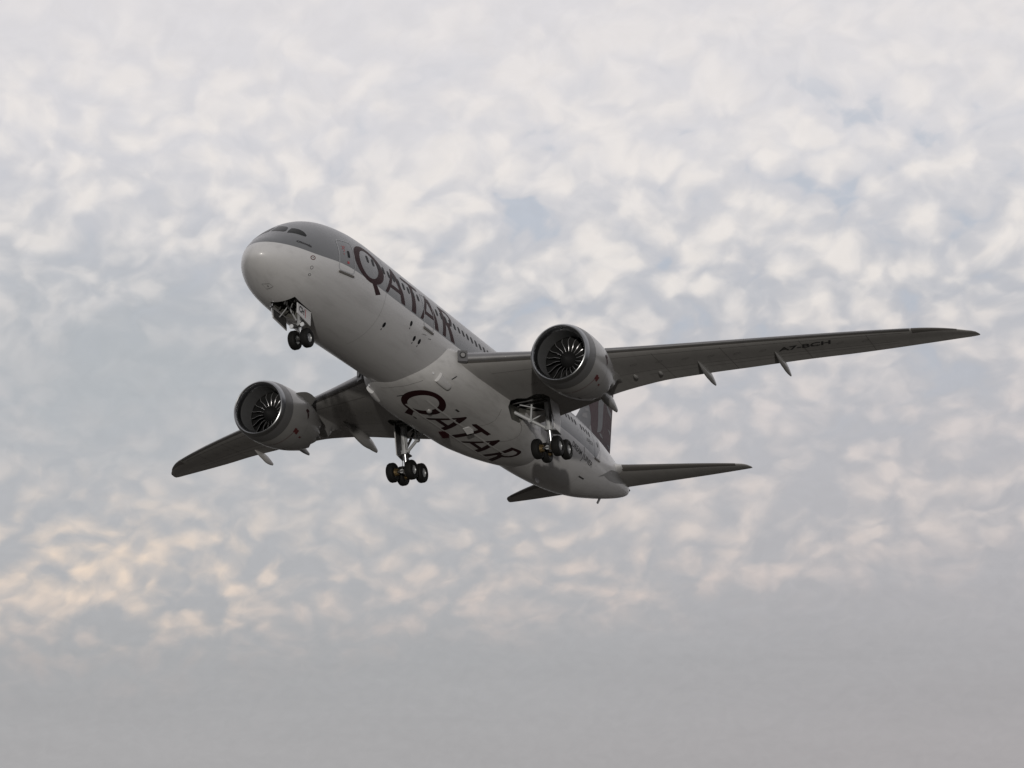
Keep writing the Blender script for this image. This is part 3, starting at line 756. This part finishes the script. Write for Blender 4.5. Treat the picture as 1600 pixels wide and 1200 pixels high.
# ------------------------------------------------------------------ engines
XI = 17.2
def engine(s_):
    yc, z0 = s_ * 9.72, -2.42
    eng = bpy.data.objects.new('engine', None); COL.objects.link(eng); eng.parent = jet
    droop = lambda x: .045 * (x - XI - 1.5)
    SEG = 96
    def pt(x, r, a): return (x, yc + r * math.cos(a), z0 + droop(x) + r * math.sin(a))
    def lathe(name, prof_, mt, seg=SEG, chev=0, amp=0, sm=40, parent=eng):
        m_ = MB(); rows = []
        for i, (x, r) in enumerate(prof_):
            row = []
            for j in range(seg):
                a = 2 * math.pi * j / seg; xx = x
                if chev:
                    wgt = max(0.0, (i - (len(prof_) - 4)) / 3.0) if i >= len(prof_) - 4 else 0.0
                    tri = abs(((j * chev / seg) % 1.0) * 2 - 1)
                    xx = x + amp * wgt * (tri - .5)
                row.append(pt(XI + xx, r, a))
            rows.append(row)
        m_.grid(rows, True); return m_.build(name, parent, mt, sm, False)
    sr = lambda o: o
    # bare metal lip, dark ring, cowl
    lip_in = [(.42, 1.43), (.3, 1.455), (.18, 1.49), (.08, 1.535), (.03, 1.57), (0, 1.615), (.02, 1.66), (.07, 1.70), (.15, 1.74), (.28, 1.785)]
    lathe('inlet_lip', lip_in, M['lip'])
    lathe('inlet_ring', [(.28, 1.785), (.45, 1.822), (.7, 1.858), (.98, 1.885)], M['inlet_ring'])
    lathe('cowl_seam', [(.975, 1.889), (1.0, 1.891)], M['seam'])
    cowl = [(.98, 1.885), (1.4, 1.91), (2.0, 1.915), (2.6, 1.895), (3.2, 1.845), (3.8, 1.76), (4.3, 1.665), (4.7, 1.57), (4.85, 1.535), (5.0, 1.495), (5.15, 1.455)]
    cow = lathe('fan_cowl', cowl, M['nacelle'], 288, 16, .22)
    duct = [(4.6, 1.5), (4.75, 1.48), (4.9, 1.455), (5.12, 1.425)]
    lathe('nozzle_duct', [(2.2, 1.44), (3.4, 1.5), (4.2, 1.52)] + duct, M['exhaust'], 288, 16, .22)
    lathe('inlet_duct', [(.42, 1.43), (.7, 1.415), (1.1, 1.41), (1.62, 1.41)], M['liner'])
    lathe('fan_case', [(1.62, 1.41), (2.1, 1.41), (2.1, .3)], M['black'])
    lathe('core_cowl', [(2.1, .9), (3.4, 1.16), (4.4, 1.12), (5.2, .98), (5.9, .80), (6.2, .72), (6.4, .67), (6.55, .63)], M['grey_dark'], 144, 12, .16)
    lathe('exhaust_plug', [(5.6, .42), (6.4, .42), (7.0, .28), (7.6, .09), (7.75, .02)], M['exhaust'], 48)
    lathe('spinner', [(1.02, .01), (1.06, .09), (1.18, .24), (1.35, .36), (1.52, .45), (1.7, .50)], M['blade'], 48)
    # one fan blade, then seventeen copies turned about the shaft
    bl = MB(); rows = []
    for i in range(17):
        t_ = i / 16; r = .44 + t_ * (1.40 - .44)
        stag = R_(28 + 36 * t_); ch = .36 + .20 * t_
        lean = .035 * math.sin(2 * math.pi * t_ + .3)
        xl = 1.50 - .10 * math.sin(math.pi * t_) + .10 * t_ ** 3
        row = []
        for c, th in ((0, 0), (.045, .012), (.3, .018), (.7, .012), (1, 0), (.7, -.012), (.3, -.018), (.045, -.012)):
            xa = ch * c * math.cos(stag) + th * math.sin(stag); ta = ch * c * math.sin(stag) - th * math.cos(stag)
            a = math.pi / 2 + (lean + ta / r)
            row.append((xl + xa, r * math.cos(a), r * math.sin(a)))
        rows.append(row)
    bl.grid(rows, True, cap0=True, cap1=True, mif=lambda i, j: 1 if (j in (0, 7) and i > 0) else 0)
    blade = bl.build('fan_blade', eng, [M['blade'], M['blade_edge']], 60)
    base = Matrix.Translation((XI, yc, z0 + droop(XI + 1.5)))
    for i in range(18):
        mt_ = base @ Matrix.Rotation(2 * math.pi * i / 18 + .1, 4, 'X')
        if i == 0: blade.matrix_basis = mt_
        else: copy_part(blade, eng, mt_)
    # pylon
    py = MB(); rows = []
    low = pchip([19.6, 20.6, 22.0, 23.2, 24.4, 25.5, 26.2, 27.0, 28.2], [-.62, -.72, -1.05, -1.55, -1.95, -1.98, -1.38, -.98, -.72])
    top = pchip([19.6, 20.6, 22.0, 23.0, 24.4, 26, 28.2], [-.55, -.42, -.30, -.28, -.35, -.40, -.55])
    for x in np.linspace(19.6, 28.2, 44):
        t_ = (x - 19.6) / 8.6; hw = .31 * min(1, (t_ / .12) ** .5 if t_ > 0 else 0) * (1 if t_ < .72 else max(.06, 1 - ((t_ - .72) / .28) ** 1.6)) + .01
        zl, zt_ = low(x), top(x)
        rows.append([(x, yc + hw * a, zl + (zt_ - zl) * b_2) for a, b_2 in ((-.35, 0), (-.9, .12), (-1, .5), (-.9, .9), (-.4, 1), (.4, 1), (.9, .9), (1, .5), (.9, .12), (.35, 0))])
    py.grid(rows, True, cap0=True, cap1=True); py.build('pylon', eng, M['nacelle'], 50)
    # chine on the inboard shoulder
    ch_ = MB(); a0 = math.pi / 2 + s_ * R_(50)
    pts_in, pts_out = [], []
    for i in range(15):
        t_ = i / 14; x = 2.0 + 2.3 * t_; r = 1.90 - max(t_ - .35, 0) * .36
        h = .50 * math.sin(math.pi / 2 * min(t_ / .72, 1)) ** .8 * (1 if t_ < .93 else (1 - t_) / .07)
        pts_in.append((x, r - .02)); pts_out.append((x, r + h))
    row0 = [pt(XI + x, r, a0 - .012) for x, r in pts_in]; row1 = [pt(XI + x, r, a0) for x, r in pts_out]; row2 = [pt(XI + x, r, a0 + .012) for x, r in pts_in]
    ch_.grid([row0, row1, row2]); ch_.build('nacelle_strake', eng, M['nacelle'], 30)
    # red stripe and panel on both flanks
    _cr = pchip([c[0] for c in cowl[:9]], [c[1] for c in cowl[:9]])
    def cm(u, v, o=.008): return Vector(pt(XI + u, _cr(min(u, 4.8)) + o, v))
    for fl in (-1, 1):
        ab = -math.pi / 2
        st = ribbon([(1.78 + .12 * (i / 20) ** 3, ab + fl * (.02 + .80 * i / 20)) for i in range(21)], .045)
        mk_ = [art(st, cm, .12), art([[(1.8, ab + fl * .82), (2.06, ab + fl * .82), (2.06, ab + fl * .97), (1.8, ab + fl * .97)]], cm, .08),
               art([[(2.07, ab + fl * .79), (2.32, ab + fl * .79), (2.32, ab + fl * .94), (2.07, ab + fl * .94)]], cm, .08)]
        add_me('warning_stripe', join_meshes(mk_), eng, M['red'])
        add_me('cowl_placard', art([[(2.72, ab + fl * .72), (2.95, ab + fl * .72), (2.95, ab + fl * .78), (2.72, ab + fl * .78)]], cm, .1), eng, M['red'])
        # horned-head emblem high on the flank
        A = ab + fl * 1.62
        em = [[(2.52, .02), (2.62, .10), (2.80, .13), (2.98, .10), (3.06, .03), (2.94, .06), (2.86, .02), (2.92, -.06), (2.88, -.17), (2.80, -.24), (2.74, -.15), (2.70, -.04), (2.62, .0)],
              [(2.50, -.02), (2.58, -.10), (2.62, -.20), (2.55, -.14)]]
        for lp in em[:1]:
            add_me('nacelle_emblem', art([[(x, A + fl * y) for x, y in lp]], cm, .1), eng, M['maroon'])
    for a in (.0,):
        add_me('drain_slot', art([[(3.1, -math.pi / 2 + .04 - .03), (3.6, -math.pi / 2 + .04 - .03), (3.6, -math.pi / 2 + .04 + .03), (3.1, -math.pi / 2 + .04 + .03)]], cm, .1), eng, M['ink'])
    lathe('cowl_joint', [(2.99, 1.868), (3.005, 1.866)], M['seam'])
    return eng
engine(-1); engine(1)

# ------------------------------------------------------------------ tail
def surf_pt(le, te, z, c, h, tc, s_, y):
    return Vector((le + c * (te - le), s_ * y, z + h * tc * (te - le)))
for s_, dxx in ((-1, .35), (1, -.30)):
    _hl = pchip([.4, 1.87, 9.0, 9.45, 9.72, 9.88], [47.5 + dxx, 48.75 + dxx, 54.55 + dxx, 55.0 + dxx, 55.5 + dxx, 56.1 + dxx])
    _ht = pchip([.4, 9.5, 9.75, 9.88], [53.75 + dxx, 56.45 + dxx, 56.5 + dxx, 56.5 + dxx])
    hz = lambda y: .93 + .095 * (y - 1.6)
    ys = list(np.linspace(.4, 9.0, 16)) + [9.2, 9.45, 9.6, 9.72, 9.82, 9.88]
    m_ = MB(); m_.grid([[surf_pt(_hl(y), _ht(y), hz(y), c, h, .10, s_, y) for c, h in FOIL] for y in ys], True, cap0=True, cap1=True)
    tp = m_.build('tailplane', jet, M['grey_wing'], 50)
    sl = MB(); rows = []
    for y in np.linspace(1.95, 9.05, 14):
        rows.append([surf_pt(_hl(y), _ht(y), hz(y), c, sg * (5 * (.2969 * math.sqrt(c) - .126 * c) if c else 0), .10, s_, y) + Vector((-.01, 0, .012 * sg)) for c, sg in ((.08, 1), (.03, 1), (.006, 1), (0, 0), (.006, -1), (.03, -1), (.075, -1), (.12, -1))])
    sl.grid(rows); sl.build('leading_edge_strip', tp, M['slat_dark'], 50)
    rows = [[surf_pt(_hl(y), _ht(y), hz(y), c, -5 * (.2969 * math.sqrt(c) - .126 * c - .3516 * c * c + .2843 * c**3 - .1036 * c**4), .10, s_, y) + Vector((0, 0, -.006)) for c in (.70, .704)] for y in np.linspace(1.6, 8.8, 10)]
    sl = MB(); sl.grid(rows); sl.build('elevator_seam', tp, M['door_line'], 0)
    # root cuff where the plane leaves the body
    m_ = MB(); rows = []
    for t_ in np.linspace(0, 1, 8):
        y = .8 + 1.25 * t_; sc_ = 1 - t_ * .62
        rows.append([(_hl(y) + .3 + c * 2.4 * 1.0 - .45 * (1 - c), s_ * y, hz(y) + h * .95 * sc_ * (1.0)) for c, h in FOIL])
    m_.grid(rows, True, cap0=True, cap1=True); m_.build('root_cuff', tp, M['white'], 50)

fl_ = pchip([2.2, 2.9, 4.17, 5.44, 10.8, 11.5, 11.9], [43.6, 44.3, 45.78, 47.13, 52.2, 53.0, 53.9])
ft_ = pchip([1.6, 3.3, 7.92, 11.6, 11.9], [52.1, 52.62, 53.98, 55.1, 55.15])
def fin_pt(z, c, h): 
    le, te = fl_(z), ft_(z); return Vector((le + c * (te - le), h * .095 * (te - le), z))
m_ = MB(); m_.grid([[fin_pt(z, c, h) for c, h in FOIL] for z in list(np.linspace(2.0, 11.4, 26)) + [11.6, 11.75, 11.9]], True, cap0=True, cap1=True)
fin = m_.build('tail_fin', jet, M['fin_grey'], 50)
def fin_map(s_):
    def f(u, v):
        le, te = fl_(v), ft_(v); c = min(max((u - le) / (te - le), .002), .998)
        h = 5 * (.2969 * math.sqrt(c) - .126 * c - .3516 * c * c + .2843 * c**3 - .1036 * c**4) * .095 * (te - le)
        return Vector((u, s_ * (h + .012), v))
    return f
def fin_map2(s_, o):
    g0 = fin_map(s_)
    def f(u, v):
        p = g0(u, v); p.y += s_ * o; return p
    return f
field = [(47.75, 2.95), (47.7, 4.0), (47.95, 4.8), (47.85, 5.6), (48.1, 6.2), (52.55, 10.9), (53.2, 11.55), (54.95, 11.55), (53.95, 8.0), (52.58, 3.35), (52.3, 2.6)]
horn = [(49.72, 6.11), (51.04, 6.52), (50.68, 5.32), (50.49, 4.68), (50.2, 4.3), (49.83, 4.05), (49.02, 3.78), (49.25, 4.2), (49.5, 5.0)]
horn2 = [(49.72, 6.11), (50.2, 7.2), (51.2, 8.4), (52.4, 9.3), (53.4, 9.7), (52.6, 8.9), (51.7, 7.8), (51.04, 6.52)]
for s_ in (-1, 1):
    f, f2 = fin_map2(s_, 0), fin_map2(s_, .006)
    add_me('fin_emblem', art([field], f, .4), fin, M['fin_maroon'])
    add_me('fin_emblem_horn', join_meshes([art([lp], f2, .4) for lp in (horn, horn2, [(51.86, 6.9), (53.15, 6.55), (53.1, 6.1), (52.2, 6.37)], [(49.55, 3.88), (50.1, 4.0), (50.55, 3.72), (49.88, 3.7)], [(52.0, 5.0), (52.75, 4.95), (52.6, 4.62)], [(51.6, 3.6), (52.4, 3.7), (52.3, 3.35)])]), fin, M['fin_grey'])
    add_me('fin_emblem_mark', join_meshes([art([lp], f, .4) for lp in ([(46.28, 4.22), (46.5, 4.54), (47.18, 4.75), (47.1, 4.27)], [(46.98, 4.87), (47.13, 5.15), (47.62, 5.27), (47.58, 5.0)], [(47.2, 3.6), (47.7, 4.0), (47.75, 3.3)])]), fin, M['ink_grey'])
    add_me('rudder_seam', art(ribbon([(fl_(z) + .68 * (ft_(z) - fl_(z)), z) for z in np.linspace(3.2, 11.2, 14)], .03), f2, .5), fin, M['seam'])

# ------------------------------------------------------------------ landing gear
def wheel(parent, c, rad, wd, out):
    """tyre and rim, axle along y; out = +1/-1 which face points outboard"""
    R0, h = rad, wd / 2
    rr = rad * .46
    prof_ = [(-h * .72, rr), (-h * .95, rr + .05), (-h, rad * .70), (-h * .93, rad * .86), (-h * .74, rad * .955), (-h * .45, rad * .99), (-.02, rad), (.02, rad), (h * .45, rad * .99), (h * .74, rad * .955), (h * .93, rad * .86), (h, rad * .70), (h * .95, rr + .05), (h * .72, rr)]
    ty = MB(); ty.lathe_y(prof_, c, 44)
    for g_ in (-.4, -.14, .14, .4): ty.lathe_y([(g_ * h - .014, rad + .004), (g_ * h, rad - .012), (g_ * h + .014, rad + .004)], c, 44)
    ty.build('tyre', parent, M['rubber'], 50)
    ri = MB()
    ri.lathe_y([(-h * .72, rr), (-h * .5, rr * .93), (-h * .35, rr * .8), (-h * .2, rr * .35), (-h * .5, rr * .3), (-h * .5, .01)], c, 32)
    ri.lathe_y([(h * .72, rr), (h * .5, rr * .93), (h * .35, rr * .8), (h * .2, rr * .35), (h * .5, rr * .3), (h * .5, .01)], c, 32)
    for i in range(9):
        a = 2 * math.pi * i / 9
        ri.tube([(c[0] + rr * .6 * math.cos(a), c[1] + out * h * .2, c[2] + rr * .6 * math.sin(a)), (c[0] + rr * .6 * math.cos(a), c[1] + out * h * .42, c[2] + rr * .6 * math.sin(a))], .03, 8)
    ri.build('wheel_rim', parent, M['rim'], 40)

# nose gear
ng = bpy.data.objects.new('nose_gear', None); COL.objects.link(ng); ng.parent = jet
NX, NZ = 5.26, -4.08
ncut = cutter_obj([(3.3, -.74), (5.0, -.74), (5.3, -.45), (5.3, .45), (5.0, .74), (3.3, .74)], -3.6, -2.1)
cut(fus, ncut); bpy.data.objects.remove(ncut); smooth(fus.data, 60)
for dy in (-.36, .36): wheel(ng, (NX, dy, NZ), .51, .41, -1 if dy < 0 else 1)
m_ = MB(); m_.tube([(5.12, 0, -2.3), (5.15, 0, -3.35)], .15, 18); m_.tube([(5.13, 0, -3.28), (5.14, 0, -3.42)], .19, 18); m_.build('strut_cylinder', ng, M['strut'])
m_ = MB(); m_.tube([(5.15, 0, -3.3), (NX, 0, NZ + .05)], .085, 16); m_.build('strut_piston', ng, M['chrome'])
m_ = MB(); m_.tube([(NX, -.3, NZ), (NX, .3, NZ)], .075, 14); m_.tube([(NX, 0, NZ + .12), (NX, 0, NZ - .08)], .11, 14); m_.build('axle', ng, M['gear_dark'])
m_ = MB()
for dy in (-.2, .2): m_.tube([(4.2, dy * 1.6, -2.3), (4.98, dy * .6, -3.1)], .05, 10)
m_.build('drag_brace', ng, M['strut'])
m_ = MB(); m_.tube([(5.3, -.0, -3.42), (5.62, 0, -3.68), (5.36, 0, -3.98)], .045, 8); m_.build('torque_link', ng, M['gear_dark'])
m_ = MB(); m_.tube([(5.0, -.36, -3.42), (5.05, .36, -3.42)], .075, 12); m_.tube([(4.9, -.3, -3.25), (5.12, 0, -3.3)], .05, 8); m_.tube([(4.9, .3, -3.25), (5.12, 0, -3.3)], .05, 8); m_.build('steering_collar', ng, M['gear_dark'])
for dy in (-.32, .32):
    m_ = MB(); m_.tube([(4.93, dy, -3.45), (4.82, dy, -3.46)], [.10, .125], 14); m_.build('taxi_light_can', ng, M['strut'])
    m_ = MB(); m_.tube([(4.82, dy, -3.46), (4.80, dy, -3.46)], .115, 14); m_.build('taxi_light', ng, M['lens'])
m_ = MB()
for i in range(9):
    x = 3.5 + .19 * i; yy = random.uniform(-.5, .5)
    m_.tube([(x, yy, -2.25), (x + random.uniform(-.2, .3), yy + random.uniform(-.3, .3), -2.75 + random.uniform(-.1, .15))], random.uniform(.025, .06), 7)
for yy in (-.45, -.1, .3): m_.tube([(3.4, yy, -2.35), (5.1, yy + .1, -2.4)], .04, 7)
m_.build('bay_pipework', ng, M['gear_dark'])
dpoly = [(3.55, -2.80), (4.95, -2.83), (4.98, -3.58), (4.86, -3.56), (3.58, -3.34)]
for s_ in (-1, 1):
    pts = [(x, s_ * (.77 - .06 * (-2.8 - z)), z) for x, z in dpoly]
    m_ = MB(); m_.prism(pts, (0, -s_ * .045, 0)); gd = m_.build('gear_door', ng, [M['white']], 0)
    m_ = MB(); m_.prism([(x + .06 * (1 if x < 4.2 else -1), y - s_ * .048, z - .05 if z > -3 else z + .05) for x, y, z in pts], (0, -s_ * .03, 0)); m_.build('door_lining', ng, M['gear_dark'], 0)
    m_ = MB(); m_.tube([(4.2, s_ * .68, -3.1), (4.4, s_ * .3, -2.5)], .03, 8); m_.build('door_rod', ng, M['strut'])
def nd(u, v):   # writing on the outer face of the port door
    z = -3.17 - .13 * u + v; x = 3.72 + u
    return Vector((x, -(.775 - .06 * (-2.8 - z)), z))
add_me('door_lettering', text_art('CH', .42, nd, .3, 0, .022, .92), ng, M['ink'])
add_me('door_lettering', art([[(.64, -.10), (.70, -.10), (.70, .38), (.64, .38)]], nd, .3), ng, M['red_bright'])
m_ = MB(); m_.tube([(3.52, .62, -2.2), (3.46, .72, -2.98), (3.5, .7, -3.2)], .035, 8); m_.tube([(3.45, .72, -2.75), (3.42, .72, -2.85)], .07, 10); m_.tube([(3.47, .7, -2.42), (3.45, .7, -2.48)], .06, 10)
m_.build('door_actuator', ng, M['chrome'])

# main gear
for s_ in (-1, 1):
    mg = bpy.data.objects.new('main_gear', None); COL.objects.link(mg); mg.parent = jet
    Y, Xg, Zg = s_ * 4.98, 27.75, -4.42
    tilt = R_(7)
    for fx in (-.73, .73):
        for fy in (-.66, .66):
            wheel(mg, (Xg + fx * math.cos(tilt), Y + fy, Zg + fx * math.sin(tilt)), .635, .50, 1 if fy > 0 else -1)
    m_ = MB(); m_.tube([(27.3, Y, -1.2), (27.48, Y, -3.12)], [.23, .2], 20); m_.tube([(27.46, Y, -3.02), (27.49, Y, -3.25)], .26, 20); m_.build('strut_cylinder', mg, M['strut'])
    m_ = MB(); m_.tube([(27.48, Y, -3.2), (27.72, Y, Zg + .1)], .125, 18); m_.build('strut_piston', mg, M['chrome'])
    m_ = MB(); a = Vector((Xg - .8 * math.cos(tilt), Y, Zg - .8 * math.sin(tilt))); c = Vector((Xg + .8 * math.cos(tilt), Y, Zg + .8 * math.sin(tilt)))
    m_.tube([a, c], .13, 16); m_.tube([(Xg, Y - .14, Zg + .06), (Xg, Y + .14, Zg + .06)], .2, 16); m_.build('bogie_beam', mg, M['strut'])
    for fx in (-.73, .73):
        ax = (Xg + fx * math.cos(tilt), Zg + fx * math.sin(tilt))
        m_ = MB(); m_.tube([(ax[0], Y - .6, ax[1]), (ax[0], Y + .6, ax[1])], .085, 14); m_.build('axle', mg, M['gear_dark'])
        for fy in (-1, 1):
            m_ = MB(); m_.tube([(ax[0], Y + fy * .30, ax[1]), (ax[0], Y + fy * .46, ax[1])], [.17, .27], 20)
            for i in range(6):
                aa = i * math.pi / 3; m_.tube([(ax[0] + .16 * math.cos(aa), Y + fy * .24, ax[1] + .16 * math.sin(aa)), (ax[0] + .19 * math.cos(aa), Y + fy * .40, ax[1] + .19 * math.sin(aa))], .045, 8)
            m_.build('brake', mg, M['brake'])
    # side brace up to the fairing, with its lock links
    bi = Vector((26.7, s_ * 3.0, -2.0)); bo = Vector((27.5, s_ * 4.82, -3.12)); bmid = bi.lerp(bo, .5)
    m_ = MB(); m_.tube([bi, bmid], .115, 14); m_.tube([bmid, bo], .10, 14); m_.tube([bmid + Vector((-.12, 0, 0)), bmid + Vector((.12, 0, 0))], .15, 12); m_.tube([bo + Vector((-.14, 0, .02)), bo + Vector((.14, 0, .02))], .12, 12)
    m_.build('side_brace', mg, M['strut'])
    m_ = MB(); m_.tube([bmid, (26.95, s_ * 4.1, -1.2)], .07, 12); m_.tube([bmid, (27.45, s_ * 4.75, -2.1)], .045, 10); m_.tube([(26.6, s_ * 3.4, -1.6), (27.35, s_ * 4.7, -1.9)], .04, 8); m_.build('lock_link', mg, M['strut'])
    # drag brace forward, torque links aft, hoses
    m_ = MB(); m_.tube([(28.6, Y - s_ * .2, -1.35), (27.56, Y, -2.95)], .085, 12); m_.build('drag_brace', mg, M['gear_dark'])
    m_ = MB(); m_.tube([(27.6, Y, -3.2), (28.15, Y, -3.7), (27.85, Y, -4.25)], [.09, .06, .09], 10); m_.build('torque_link', mg, M['gear_dark'])
    m_ = MB()
    for q_ in range(3): m_.tube([(27.2, Y + .1 * q_ - .1, -1.6), (27.22, Y + .14 * q_ - .14, -2.6), (27.5, Y + .16 * q_ - .16, -3.5), (27.45, Y + .2 * q_ - .2, -4.2)], .022, 6)
    m_.build('hydraulic_hose', mg, M['gear_dark'])
    # leg door outboard of the strut
    yo = s_ * 5.36
    dp = [(26.75, yo, -1.32), (28.0, yo, -1.30), (28.22, yo + s_ * .05, -2.2), (28.12, yo + s_ * .06, -3.0), (27.9, yo + s_ * .1, -3.38), (27.2, yo + s_ * .06, -3.28), (26.95, yo + s_ * .03, -2.2)]
    m_ = MB(); m_.prism(dp, (0, s_ * .05, 0)); m_.build('gear_door', mg, M['white'], 0)
    m_ = MB(); m_.prism([(x * .93 + 27.5 * .07, y - s_ * .02, z * .96 - .09) for x, y, z in dp], (0, s_ * .03, 0)); m_.build('door_lining', mg, M['gear_dark'], 0)
    # foot flap of the door, folded across the front of the leg
    m_ = MB(); m_.prism([(27.3, s_ * 4.7, -3.2), (27.45, s_ * 5.45, -3.28), (28.15, s_ * 5.5, -3.4), (28.05, s_ * 4.75, -3.22)], (0, 0, -.05)); m_.build('door_foot', mg, M['gear_dark'], 0)
    # hinged inboard bay door edge
    m_ = MB(); m_.prism([(25.15, s_ * 3.2, -1.9), (25.7, s_ * 3.1, -2.05), (25.85, s_ * 3.06, -2.25), (25.35, s_ * 3.14, -2.1)], (0, s_ * .04, 0)); m_.build('bay_door', mg, M['gear_dark'], 0)
